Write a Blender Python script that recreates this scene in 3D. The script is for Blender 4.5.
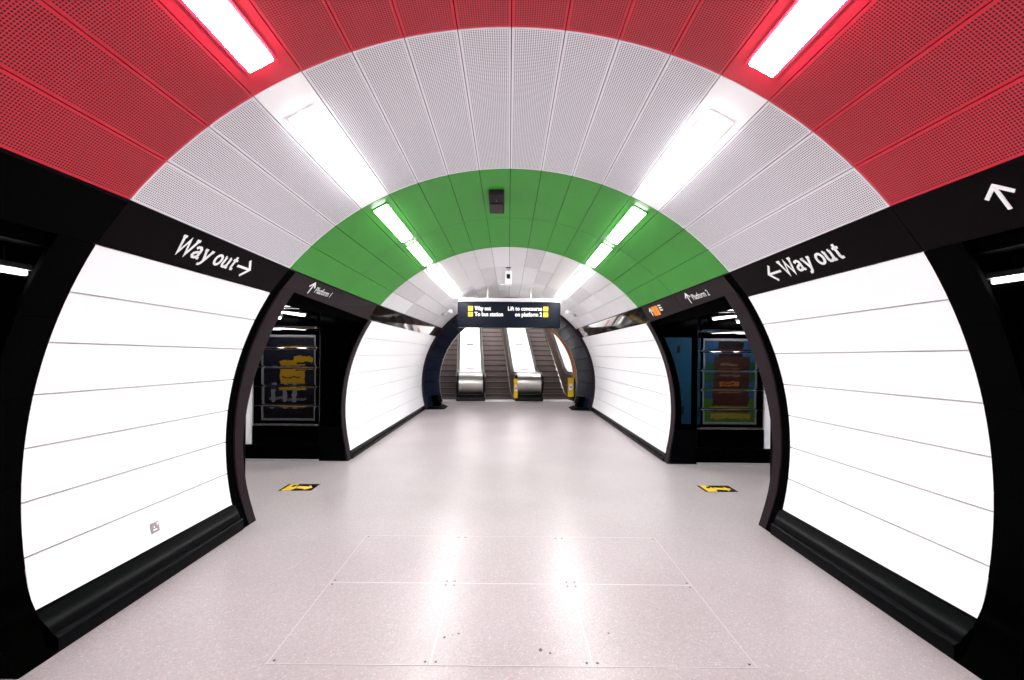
import bpy, math, random
from mathutils import Vector, Matrix
random.seed(7)
S = bpy.context.scene
C = S.collection
for o in list(bpy.data.objects): bpy.data.objects.remove(o)

# ---------------------------------------------------------------- camera, world, exposure
F = 462.0
EYE = 1.6
cam = bpy.data.cameras.new('camera'); camo = bpy.data.objects.new('camera', cam); C.objects.link(camo)
camo.location = (0, 0, EYE); ROLL = math.radians(.5)
camo.rotation_euler = (Matrix.Rotation(math.pi/2, 3, 'X') @ Matrix.Rotation(ROLL, 3, 'Z')).to_euler()
cam.sensor_width = 36; cam.lens = F/1024*36
cam.shift_x = (512-508.7)/1024.0
cam.shift_y = (353-340)/1024.0
cam.clip_start = 0.05; cam.clip_end = 200
S.camera = camo
w = bpy.data.worlds.new('world'); S.world = w; w.use_nodes = True
w.node_tree.nodes['Background'].inputs[0].default_value = (0.6, 0.62, 0.7, 1)
w.node_tree.nodes['Background'].inputs[1].default_value = 0.03
S.view_settings.view_transform = 'Standard'; S.view_settings.look = 'None'
S.view_settings.gamma = 1; S.view_settings.use_curve_mapping = False
S.view_settings.exposure = 2.5
LAMP = 9.0
try:
    S.cycles.use_denoising = True
    S.cycles.max_bounces = 10; S.cycles.diffuse_bounces = 5; S.cycles.glossy_bounces = 5
    S.cycles.sample_clamp_indirect = 8.0
except Exception: pass

# ---------------------------------------------------------------- materials
def srgb(r, g, b):
    f = lambda c: (c/255/12.92) if c/255 <= .04045 else ((c/255+.055)/1.055)**2.4
    return (f(r), f(g), f(b), 1)
MATS = {}
def mat(name, col, rough=.5, metal=0, ior=1.45, emit=0, coat=0, noise=0, nscale=20, bump=0, bscale=50):
    if name in MATS: return MATS[name]
    m = bpy.data.materials.new(name); m.use_nodes = True; nt = m.node_tree
    b = nt.nodes['Principled BSDF']
    b.inputs['Base Color'].default_value = col
    b.inputs['Roughness'].default_value = rough
    b.inputs['Metallic'].default_value = metal
    b.inputs['IOR'].default_value = ior
    b.inputs['Coat Weight'].default_value = coat
    b.inputs['Coat Roughness'].default_value = .03
    if emit:
        b.inputs['Emission Color'].default_value = (1, 1, .99, 1)
        b.inputs['Emission Strength'].default_value = emit
    tc = nt.nodes.new('ShaderNodeTexCoord')
    if noise:
        n = nt.nodes.new('ShaderNodeTexNoise'); n.inputs['Scale'].default_value = nscale; n.inputs['Detail'].default_value = 4
        nt.links.new(tc.outputs['Object'], n.inputs['Vector'])
        r = nt.nodes.new('ShaderNodeMapRange'); r.inputs[3].default_value = 1-noise; r.inputs[4].default_value = 1+noise*.4
        nt.links.new(n.outputs['Fac'], r.inputs[0])
        mx = nt.nodes.new('ShaderNodeVectorMath'); mx.operation = 'SCALE'; mx.inputs[0].default_value = col[:3]
        nt.links.new(r.outputs[0], mx.inputs['Scale']); nt.links.new(mx.outputs[0], b.inputs['Base Color'])
    if bump:
        n = nt.nodes.new('ShaderNodeTexNoise'); n.inputs['Scale'].default_value = bscale
        nt.links.new(tc.outputs['Object'], n.inputs['Vector'])
        bp = nt.nodes.new('ShaderNodeBump'); bp.inputs['Strength'].default_value = bump; bp.inputs['Distance'].default_value = .01
        nt.links.new(n.outputs['Fac'], bp.inputs['Height']); nt.links.new(bp.outputs[0], b.inputs['Normal'])
    MATS[name] = m
    return m
def perforated(name, col, dark, pitch=.0125, rad=.3, rough=.4, soft=.12):
    """enamelled sheet with a square grid of small round holes; solid margin round each sheet"""
    m = mat(name, col, rough); nt = m.node_tree; b = nt.nodes['Principled BSDF']; L = nt.links.new
    uv = nt.nodes.new('ShaderNodeUVMap'); uv.uv_map = 'metres'
    un = nt.nodes.new('ShaderNodeUVMap'); un.uv_map = 'norm'
    sc = nt.nodes.new('ShaderNodeVectorMath'); sc.operation = 'SCALE'; sc.inputs['Scale'].default_value = 1/pitch
    L(uv.outputs[0], sc.inputs[0])
    fr = nt.nodes.new('ShaderNodeVectorMath'); fr.operation = 'FRACTION'; L(sc.outputs[0], fr.inputs[0])
    sb = nt.nodes.new('ShaderNodeVectorMath'); sb.operation = 'SUBTRACT'; sb.inputs[1].default_value = (.5, .5, 0); L(fr.outputs[0], sb.inputs[0])
    ln = nt.nodes.new('ShaderNodeVectorMath'); ln.operation = 'LENGTH'; L(sb.outputs[0], ln.inputs[0])
    mr = nt.nodes.new('ShaderNodeMapRange'); mr.inputs[1].default_value = rad-soft/2; mr.inputs[2].default_value = rad+soft/2
    mr.inputs[3].default_value = 1; mr.inputs[4].default_value = 0; L(ln.outputs['Value'], mr.inputs[0])
    # margin mask from the normalised map
    s2 = nt.nodes.new('ShaderNodeVectorMath'); s2.operation = 'SUBTRACT'; s2.inputs[1].default_value = (.5, .5, 0); L(un.outputs[0], s2.inputs[0])
    ab = nt.nodes.new('ShaderNodeVectorMath'); ab.operation = 'ABSOLUTE'; L(s2.outputs[0], ab.inputs[0])
    sp = nt.nodes.new('ShaderNodeSeparateXYZ'); L(ab.outputs[0], sp.inputs[0])
    l1 = nt.nodes.new('ShaderNodeMath'); l1.operation = 'LESS_THAN'; l1.inputs[1].default_value = .455; L(sp.outputs[0], l1.inputs[0])
    l2 = nt.nodes.new('ShaderNodeMath'); l2.operation = 'LESS_THAN'; l2.inputs[1].default_value = .493; L(sp.outputs[1], l2.inputs[0])
    m1 = nt.nodes.new('ShaderNodeMath'); m1.operation = 'MULTIPLY'; L(l1.outputs[0], m1.inputs[0]); L(l2.outputs[0], m1.inputs[1])
    m2 = nt.nodes.new('ShaderNodeMath'); m2.operation = 'MULTIPLY'; L(m1.outputs[0], m2.inputs[0]); L(mr.outputs[0], m2.inputs[1])
    mx = nt.nodes.new('ShaderNodeMix'); mx.data_type = 'RGBA'
    mx.inputs[6].default_value = col; mx.inputs[7].default_value = dark
    L(m2.outputs[0], mx.inputs[0]); L(mx.outputs[2], b.inputs['Base Color'])
    return m

RED = srgb(198, 15, 46); GREEN = srgb(46, 140, 36); WHITE = srgb(250, 249, 252)
M = {}
M['red_perf'] = perforated('red perforated enamel', RED, srgb(28, 0, 4), rad=.37)
M['red'] = mat('red enamel', RED, .4)
M['white_perf'] = perforated('white perforated enamel', srgb(222, 219, 226), srgb(74, 76, 88), rad=.31)
M['white'] = mat('white enamel with lamp glow', WHITE, .4)  # brightened base: lamp glow painted into the panels holding the strip lights
M['green_perf'] = mat('green enamel', GREEN, .45, noise=.12, nscale=3)
M['green'] = mat('green enamel smooth', GREEN, .4)
M['tileA'] = mat('pale grey enamel', srgb(208, 205, 208), .4, noise=.1, nscale=6)
M['tileB'] = mat('mid grey enamel', srgb(194, 190, 194), .4, noise=.12, nscale=6)
M['tileC'] = mat('white grey enamel', srgb(218, 215, 219), .4, noise=.1, nscale=6)
M['board'] = mat('white glossy wall enamel', srgb(250, 249, 252), .3)
M['black'] = mat('black gloss enamel', srgb(1, 1, 1), .15, ior=1.07)
M['mirror_black'] = mat('black mirror gloss enamel', srgb(1, 1, 3), .012, ior=2.1)
M['cornice'] = mat('dark brown black enamel', srgb(10, 6, 8), .35, ior=1.1)
M['cornice_gloss'] = mat('polished dark enamel', srgb(6, 5, 6), .05, ior=1.9)
M['rib'] = mat('dark brown rib enamel', srgb(36, 28, 31), .35, ior=1.13)
M['gap'] = mat('dark joint', srgb(2, 2, 3), .8, ior=1.05)
M['kerb'] = mat('black polished kerb', srgb(2, 2, 4), .25, ior=1.13)
M['dark'] = mat('dark soffit', srgb(3, 3, 5), .5, ior=1.08)
M['navy'] = mat('navy glazed tile', srgb(14, 26, 44), .15, ior=1.35)
M['maroon'] = mat('maroon rim enamel', srgb(26, 5, 16), .3, ior=1.3)
M['steel'] = mat('brushed steel', srgb(200, 196, 192), .3, metal=1)
M['screw'] = mat('tarnished screw', srgb(90, 80, 78), .5, metal=.6)
M['frame'] = mat('pale grey frame', srgb(170, 168, 172), .4)
M['diff'] = mat('lit tube diffuser', srgb(255, 255, 255), .5, emit=LAMP)
M['diff2'] = mat('lit passage tube', srgb(255, 255, 255), .5, emit=LAMP*1.3)
M['text'] = mat('white lettering', srgb(245, 245, 248), .4)
M['yellow'] = mat('yellow vinyl', srgb(246, 200, 30), .4)
M['orange'] = mat('orange vinyl', srgb(246, 140, 20), .4)
M['signface'] = mat('dark blue grey sign enamel', srgb(7, 14, 26), .3, ior=1.2)
M['step'] = mat('grooved dark step', srgb(62, 54, 53), .5, metal=.3)
M['riser'] = mat('step riser', srgb(112, 99, 97), .5, metal=.3)
M['bronze'] = mat('brown bronze balustrade', srgb(92, 76, 68), .35, metal=.6)
M['rubber'] = mat('black rubber handrail', srgb(7, 7, 8), .3, ior=1.3)
M['deck'] = mat('pale balustrade deck', srgb(236, 232, 230), .35)
M['orange_trim'] = mat('orange bronze trim', srgb(196, 120, 52), .35)
M['redmark'] = mat('red notice', srgb(215, 90, 96), .5)
M['camwhite'] = mat('white camera housing', srgb(238, 238, 240), .4)
M['blackplastic'] = mat('black plastic', srgb(8, 7, 9), .4, ior=1.3)
M['greyplastic'] = mat('dark grey plastic', srgb(34, 24, 28), .45)
M['dirt'] = mat('brown dirt', srgb(110, 86, 78), .8)
M['sticker_grey'] = mat('grey sticker', srgb(150, 138, 145), .5)
M['pframe'] = mat('poster frame silver', srgb(205, 205, 212), .35)

def floor_mat():
    m = bpy.data.materials.new('speckled terrazzo'); m.use_nodes = True; nt = m.node_tree; b = nt.nodes['Principled BSDF']; L = nt.links.new
    tc = nt.nodes.new('ShaderNodeTexCoord')
    def noise(scale, det=3):
        n = nt.nodes.new('ShaderNodeTexNoise'); n.inputs['Scale'].default_value = scale; n.inputs['Detail'].default_value = det
        L(tc.outputs['Object'], n.inputs['Vector']); return n
    def ramp(src, stops):
        r = nt.nodes.new('ShaderNodeValToRGB'); e = r.color_ramp.elements
        e[0].position, e[0].color = stops[0]; e[1].position, e[1].color = stops[1]
        for p, c in stops[2:]:
            x = e.new(p); x.color = c
        L(src, r.inputs[0]); return r
    base = ramp(noise(.9, 2).outputs['Fac'], [(.3, srgb(168, 157, 160)), (.7, srgb(178, 168, 171))])
    v = nt.nodes.new('ShaderNodeTexVoronoi'); v.inputs['Scale'].default_value = 120; L(tc.outputs['Object'], v.inputs['Vector'])
    sp = ramp(v.outputs['Color'], [(.0, (.80, .78, .80, 1)), (.35, (.95, .95, .95, 1)), (.75, (1, 1, 1, 1)), (.9, (1.22, 1.22, 1.22, 1))])
    mul = nt.nodes.new('ShaderNodeMix'); mul.data_type = 'RGBA'; mul.blend_type = 'MULTIPLY'; mul.inputs[0].default_value = 1
    L(base.outputs[0], mul.inputs[6]); L(sp.outputs[0], mul.inputs[7])
    L(mul.outputs[2], b.inputs['Base Color'])
    b.inputs['Roughness'].default_value = .32
    b.inputs['IOR'].default_value = 1.5
    return m
M['floor'] = floor_mat()

# ---------------------------------------------------------------- mesh helpers
class MB:
    def __init__(s): s.v = []; s.f = []; s.uv = {}; s.un = {}
    def add(s, vs, fs):
        k = len(s.v); s.v += [tuple(v) for v in vs]; s.f += [tuple(i+k for i in f) for f in fs]; return s
    def box(s, x0, x1, y0, y1, z0, z1):
        vs = [(x, y, z) for x in (x0, x1) for y in (y0, y1) for z in (z0, z1)]
        return s.add(vs, [(0,1,3,2),(4,6,7,5),(0,4,5,1),(2,3,7,6),(0,2,6,4),(1,5,7,3)])
    def prism(s, poly, d0, d1, fn):
        """poly (a,b) closed outline extruded over parameter d; fn(a,b,d) -> xyz"""
        n = len(poly)
        vs = [fn(a, b, d0) for a, b in poly]+[fn(a, b, d1) for a, b in poly]
        fs = [tuple(range(n)), tuple(range(2*n-1, n-1, -1))]+[(i, n+i, n+(i+1) % n, (i+1) % n) for i in range(n)]
        return s.add(vs, fs)
    def tube(s, pts, r, seg=10, sq=None):
        pts = [Vector(p) for p in pts]; n = len(pts); k = len(s.v)
        for i, p in enumerate(pts):
            t = (pts[min(i+1, n-1)]-pts[max(i-1, 0)]).normalized()
            up = Vector((1, 0, 0)) if abs(t.x) < .8 else Vector((0, 0, 1))
            a = t.cross(up).normalized(); b = t.cross(a).normalized()
            for j in range(seg):
                q = 2*math.pi*j/seg
                ra, rb = (r, r) if sq is None else sq
                s.v.append(tuple(p+a*math.cos(q)*ra+b*math.sin(q)*rb))
        for i in range(n-1):
            for j in range(seg):
                s.f.append((k+i*seg+j, k+i*seg+(j+1) % seg, k+(i+1)*seg+(j+1) % seg, k+(i+1)*seg+j))
        s.f.append(tuple(k+j for j in range(seg))[::-1]); s.f.append(tuple(k+(n-1)*seg+j for j in range(seg)))
        return s
    def lathe(s, c, prof, seg=16, axis='z'):
        k = len(s.v)
        for r, h in prof:
            for j in range(seg):
                q = 2*math.pi*j/seg
                p = {'z': (r*math.cos(q), r*math.sin(q), h), 'y': (r*math.cos(q), h, r*math.sin(q)), 'x': (h, r*math.cos(q), r*math.sin(q))}[axis]
                s.v.append((c[0]+p[0], c[1]+p[1], c[2]+p[2]))
        for i in range(len(prof)-1):
            for j in range(seg):
                s.f.append((k+i*seg+j, k+i*seg+(j+1) % seg, k+(i+1)*seg+(j+1) % seg, k+(i+1)*seg+j))
        s.f.append(tuple(k+j for j in range(seg))[::-1]); s.f.append(tuple(k+(len(prof)-1)*seg+j for j in range(seg)))
        return s
    def build(s, name, m, parent=None, smooth=False, bevel=0, recalc=True):
        me = bpy.data.meshes.new(name); me.from_pydata(s.v, [], s.f); me.update()
        if recalc:
            import bmesh
            bm = bmesh.new(); bm.from_mesh(me); bmesh.ops.recalc_face_normals(bm, faces=bm.faces); bm.to_mesh(me); bm.free()
        me.materials.append(m)
        o = bpy.data.objects.new(name, me); C.objects.link(o)
        if parent:
            o.parent = parent
            o.matrix_parent_inverse = parent.matrix_basis.inverted()
        if smooth:
            for p in me.polygons: p.use_smooth = True
            try: me.set_sharp_from_angle(angle=math.radians(35))
            except Exception: pass
        if bevel:
            b = o.modifiers.new('bevel', 'BEVEL'); b.width = bevel; b.segments = 2; b.limit_method = 'ANGLE'
        return o
def empty(name, loc=(0, 0, 0), rz=0):
    o = bpy.data.objects.new(name, None); C.objects.link(o); o.location = loc; o.rotation_euler = (0, 0, rz)
    o.empty_display_size = .1
    bpy.context.view_layer.update(); return o
def tag(o, label=None, cat=None, group=None, kind=None):
    if label: o['label'] = label
    if cat: o['category'] = cat
    if group: o['group'] = group
    if kind: o['kind'] = kind
    return o
def thing(name, label, cat, loc=(0, 0, 0), rz=0, group=None):
    return tag(empty(name, loc, rz), label, cat, group)
def struct(o): o['kind'] = 'structure'; return o
def lerpk(K, y):
    if y <= K[0][0]: return K[0][1:]
    for a, b in zip(K, K[1:]):
        if y <= b[0]:
            t = (y-a[0])/(b[0]-a[0]); return tuple(p+(q-p)*t for p, q in zip(a[1:], b[1:]))
    return K[-1][1:]

# ---------------------------------------------------------------- tunnel section
Y1, Y2, YR, Y3, Y4 = 2.44, 4.12, 4.46, 6.90, 12.90
YB = -4.3                                               # end of the tunnel behind the viewer
KC = [(-5, 2.66, -.914), (Y1, 2.635, -.914), (Y2, 2.570, -.927), (Y3, 2.520, -.937), (Y4, 2.450, -.900)]
KW = [(-5, 2.60, -.79), (Y1, 2.572, -.797), (Y2, 2.515, -.82), (Y3, 2.434, -.85), (Y4, 2.420, -.86)]
TH = 49.7
PHI = 32.4
def phi_top(y): return lerpk([(-5, 31.75), (Y1, 31.75), (Y2, 32.2), (Y3, 32.6), (Y4, 32.6)], y)[0]
def ceil_pt(th, y, off=0):
    R, z = lerpk(KC, y); a = math.radians(th)
    return ((R+off)*math.sin(a), y, EYE+z+(R+off)*math.cos(a))
def wall_pt(side, ph, y, off=0):
    R, z = lerpk(KW, y); a = math.radians(ph)
    return (side*(R+off)*math.cos(a), y, EYE+z+(R+off)*math.sin(a))
def wall_phi(y, z):
    R, zc = lerpk(KW, y); return math.degrees(math.asin((z-EYE-zc)/R))
NP = 8; DT = TH/NP

def ceiling_sheet(th0, th1, y0, y1, m, parent, name, off=0, n=4, gap=.0025):
    """one thin enamelled sheet of the vault with folded edges"""
    mb = MB(); R = lerpk(KC, (y0+y1)/2)[0]; g = math.degrees(gap/R)
    rows = [y0+gap, y1-gap]; A = [th0+g+(th1-th0-2*g)*i/n for i in range(n+1)]
    inner = [[ceil_pt(a, y, off) for a in A] for y in rows]
    outer = [[ceil_pt(a, y, off+.02) for a in A] for y in rows]
    vs = inner[0]+inner[1]+outer[0]+outer[1]; k = n+1; fs = []
    for i in range(n): fs.append((i, i+1, k+i+1, k+i))
    for i in range(n):
        fs.append((2*k+i, 2*k+i+1, i+1, i)); fs.append((k+i, k+i+1, 3*k+i+1, 3*k+i))
    fs.append((0, k, 3*k, 2*k)); fs.append((n, 2*k+n, 3*k+n, k+n))
    mb.add(vs, fs)
    o = mb.build(name, m, parent, recalc=False)
    me = o.data; u1 = me.uv_layers.new(name='metres'); u2 = me.uv_layers.new(name='norm')
    L = math.radians(th1-th0)*R
    for li, lp in enumerate(me.loops):
        vi = lp.vertex_index % (2*k); a = (vi % k)/n; b = vi//k
        folded = lp.vertex_index >= 2*k
        u1.data[li].uv = (a*L, rows[b]); u2.data[li].uv = (0, 0) if folded else (a, b)
    return o

CE = empty('ceiling', (0, 0, 0)); struct(CE)
zones = [(YB, -2.52, 'green', 1), (-2.52, -.84, 'white', 1), (-.84, .80, 'red', 1), (.80, Y1, 'red', 1),
         (Y1, Y2, 'white', 1), (Y2, 5.51, 'green', 1), (5.51, Y3, 'green', 1)]
for (y0, y1, c, _) in zones:
    for k in range(-NP, NP):
        lit = k in (4, -5)
        m = M[c] if lit else M[c+'_perf']
        ceiling_sheet(k*DT, (k+1)*DT, y0, y1, m, CE, c+'_ceiling_panel')
CE2 = empty('ceiling', (0, Y3, 0)); struct(CE2)
for r in range(4):
    for k in range(-NP, NP):
        y0 = Y3+(Y4-Y3)*r/4; y1 = Y3+(Y4-Y3)*(r+1)/4
        lit = k in (4, -5)
        m = M['white'] if lit else M[random.choice(['tileA', 'tileB', 'tileC', 'tileA'])]
        ceiling_sheet(k*DT, (k+1)*DT, y0, y1, m, CE2, 'grey_ceiling_panel')
# dark backing shell behind the joints
mb = MB(); A = [-58+116*i/40 for i in range(41)]; ys = [YB, Y1, Y2, Y3, Y4]
for y in ys: mb.v += [ceil_pt(a, y, .035) for a in A]
for j in range(len(ys)-1):
    for i in range(40): mb.f.append((j*41+i, j*41+i+1, (j+1)*41+i+1, (j+1)*41+i))
struct(mb.build('ceiling', M['gap'], recalc=False))

# ---------------------------------------------------------------- floor
mb = MB(); mb.box(-7.2, 7.2, YB-.2, 15.05, -.1, 0)
struct(mb.build('floor', M['floor']))

# ---------------------------------------------------------------- ceiling lights
def ceiling_light(side, y0, y1, label, group, mdiff='diff'):
    a0, a1 = 26.45, 29.4
    yc = (y0+y1)/2
    t = thing('ceiling_light', label, 'ceiling light', ceil_pt(side*27.8, yc, 0), 0, group)
    def slab(a0, a1, y0, y1, o0, o1, cut=None):
        mb = MB(); n = 3
        Aa = [a0+(a1-a0)*i/n for i in range(n+1)]
        vs = []
        for off in (o0, o1):
            for y in (y0, y1): vs += [ceil_pt(side*a, y, off) for a in Aa]
        k = n+1; fs = []
        for i in range(n):
            fs += [(i, i+1, k+i+1, k+i), (2*k+i, 3*k+i, 3*k+i+1, 2*k+i+1), (i, 2*k+i, 2*k+i+1, i+1), (k+i, k+i+1, 3*k+i+1, 3*k+i)]
        fs += [(0, k, 3*k, 2*k), (n, 2*k+n, 3*k+n, k+n)]
        return mb.add(vs, fs)
    fr = MB()
    for (p0, p1, q0, q1) in ((a0-.35, a0, y0-.015, y1+.015), (a1, a1+.35, y0-.015, y1+.015), (a0, a1, y0-.015, y0), (a0, a1, y1, y1+.015)):
        s = slab(p0, p1, q0, q1, -.010, -.0005); fr.add(s.v, s.f)
    fr.build('frame', M['white'] if 'red' not in label and 'green' not in label else M['red' if 'red' in label else 'green'], t)
    slab(a0, a1, y0, y1, -.025, -.0005).build('diffuser', M[mdiff], t, bevel=.008)
    return t
for s, nm in ((-1, 'left'), (1, 'right')):
    ceiling_light(s, 1.07, 2.27, 'recessed white strip light in the red ceiling band, %s of centre' % nm, 'strip lights in the vault')
    ceiling_light(s, 2.71, 3.92, 'long bright strip light in the near white ceiling band, %s of centre' % nm, 'strip lights in the vault')
    ceiling_light(s, 4.27, 5.35, 'bright strip light in the green ceiling band, nearer one %s of centre' % nm, 'strip lights in the vault')
    ceiling_light(s, 5.62, 6.66, 'bright strip light in the green ceiling band, farther one %s of centre' % nm, 'strip lights in the vault')
    for i, d in enumerate(('first', 'second', 'third', 'fourth')):
        y = (7.0, 8.2, 9.4, 11.1)[i]
        ceiling_light(s, y, y+1.1, 'strip light in the far grey ceiling, %s beyond the green band, %s of centre' % (d, nm), 'strip lights in the vault')
    ceiling_light(s, -.45, .75, 'strip light in the red band above the viewer, %s of centre' % nm, 'strip lights behind the viewer')
    ceiling_light(s, -2.2, -1.0, 'strip light behind the viewer, %s of centre' % nm, 'strip lights behind the viewer')

# ---------------------------------------------------------------- walls: white boards, cornices, kerbs
def wall_sheet(side, ph0, ph1, y0, y1, m, parent, name, off=0, n=4, gap=.003, thick=.02, ny=1):
    mb = MB(); R = lerpk(KW, y0)[0]; g = math.degrees(gap/R)
    Yn = [y0+(y1-y0)*j/ny for j in range(ny+1)]; k = n+1
    for of in (off, off+thick):
        for y in Yn:
            p0, p1 = (ph0(y), ph1(y)) if callable(ph0) else (ph0, ph1)
            mb.v += [wall_pt(side, p0+g+(p1-p0-2*g)*i/n, y, of) for i in range(n+1)]
    B = k*(ny+1)
    for j in range(ny):
        for i in range(n):
            mb.f += [(j*k+i, j*k+i+1, (j+1)*k+i+1, (j+1)*k+i), (B+j*k+i, B+(j+1)*k+i, B+(j+1)*k+i+1, B+j*k+i+1)]
        mb.f += [(j*k, (j+1)*k, B+(j+1)*k, B+j*k), (j*k+n, B+j*k+n, B+(j+1)*k+n, (j+1)*k+n)]
    for i in range(n):
        mb.f += [(i, B+i, B+i+1, i+1), (ny*k+i, ny*k+i+1, B+ny*k+i+1, B+ny*k+i)]
    return mb.build(name, m, parent, smooth=True)

SIDE = {-1: 'left', 1: 'right'}
def board(side, y0, y1, zb):
    r = struct(empty('wall_'+SIDE[side], (side*2.6, y0, 0)))
    wall_sheet(side, wall_phi((y0+y1)/2, 0.0)-1, PHI+1, y0, y1, M['gap'], r, 'backing', off=.03, n=24, gap=0, ny=1)
    def edge(k): return lambda y: wall_phi(y, lerpk(zb, y)[0])+(phi_top(y)-wall_phi(y, lerpk(zb, y)[0]))*k/7
    for k in range(7):
        a, b = edge(k), edge(k+1)
        wall_sheet(side, a, b, y0+.004, y1-.004, M['board'], r, 'white_wall_panel', n=5, gap=.0042)
def kerb(side, y0, y1, tz0, top_z, xk, step=.05, name='baseboard_'):
    xt0 = abs(wall_pt(1, wall_phi(y0, tz0), y0)[0]); xt1 = abs(wall_pt(1, wall_phi(y1, top_z), y1)[0])
    mb = MB()
    def prof(xt, top_z):
        w = xt-.012-xk; z1 = top_z*.46
        arc = [(xk+.03*(1-math.sin(q*math.pi/12)), z1-.03*(1-math.cos(q*math.pi/12))) for q in range(7)]
        cove = [(xk+.03+(w-.03)*(1-math.sin(q*math.pi/12)), z1+(top_z-.004-z1)*(1-math.sin(q*math.pi/12)**.9*1.0)*1.0 if q else top_z-.004) for q in range(0, 6)]
        return [(xt+.03, top_z)]+[(xk+.03+(w-.03)*(1-q/5)**1.35, z1+(top_z-.004-z1)*(1-q/5)) for q in range(5)]+arc+[(xk, 0), (xt+.03, 0)]
    p0, p1 = prof(xt0, tz0), prof(xt1, top_z); n = len(p0)
    mb.add([(side*x, y0, z) for x, z in p0]+[(side*x, y1, z) for x, z in p1],
           [tuple(range(n)), tuple(range(2*n-1, n-1, -1))]+[(i, n+i, n+(i+1) % n, (i+1) % n) for i in range(n)])
    return struct(mb.build(name+SIDE[side], M['kerb'], smooth=True))
def cornice_phi(y):
    if y <= Y2+.0005: return phi_top(y)
    if y <= 4.5: return 33.9
    return lerpk([(4.5, 33.9), (6.75, 32.6), (13, 32.6)], y)[0]
def cornice_quad(side, y):
    a = Vector(wall_pt(side, cornice_phi(y), y)); c = ceil_pt(TH, y); b = Vector((side*c[0], c[1], c[2])); return a, b
def cornice(side, y0, y1, m, parent=None, name='cornice', t=.03, lift=0):
    a0, b0 = cornice_quad(side, y0); a1, b1 = cornice_quad(side, y1)
    nrm = (b0-a0).cross(a1-a0).normalized()
    if nrm.x*side > 0: nrm = -nrm
    q = [a0, b0, b1, a1]
    mb = MB(); mb.add([p+nrm*lift for p in q]+[p-nrm*t for p in q], [(0,1,2,3),(7,6,5,4),(0,4,5,1),(1,5,6,2),(2,6,7,3),(3,7,4,0)])
    return mb.build(name, m, parent)

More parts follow.
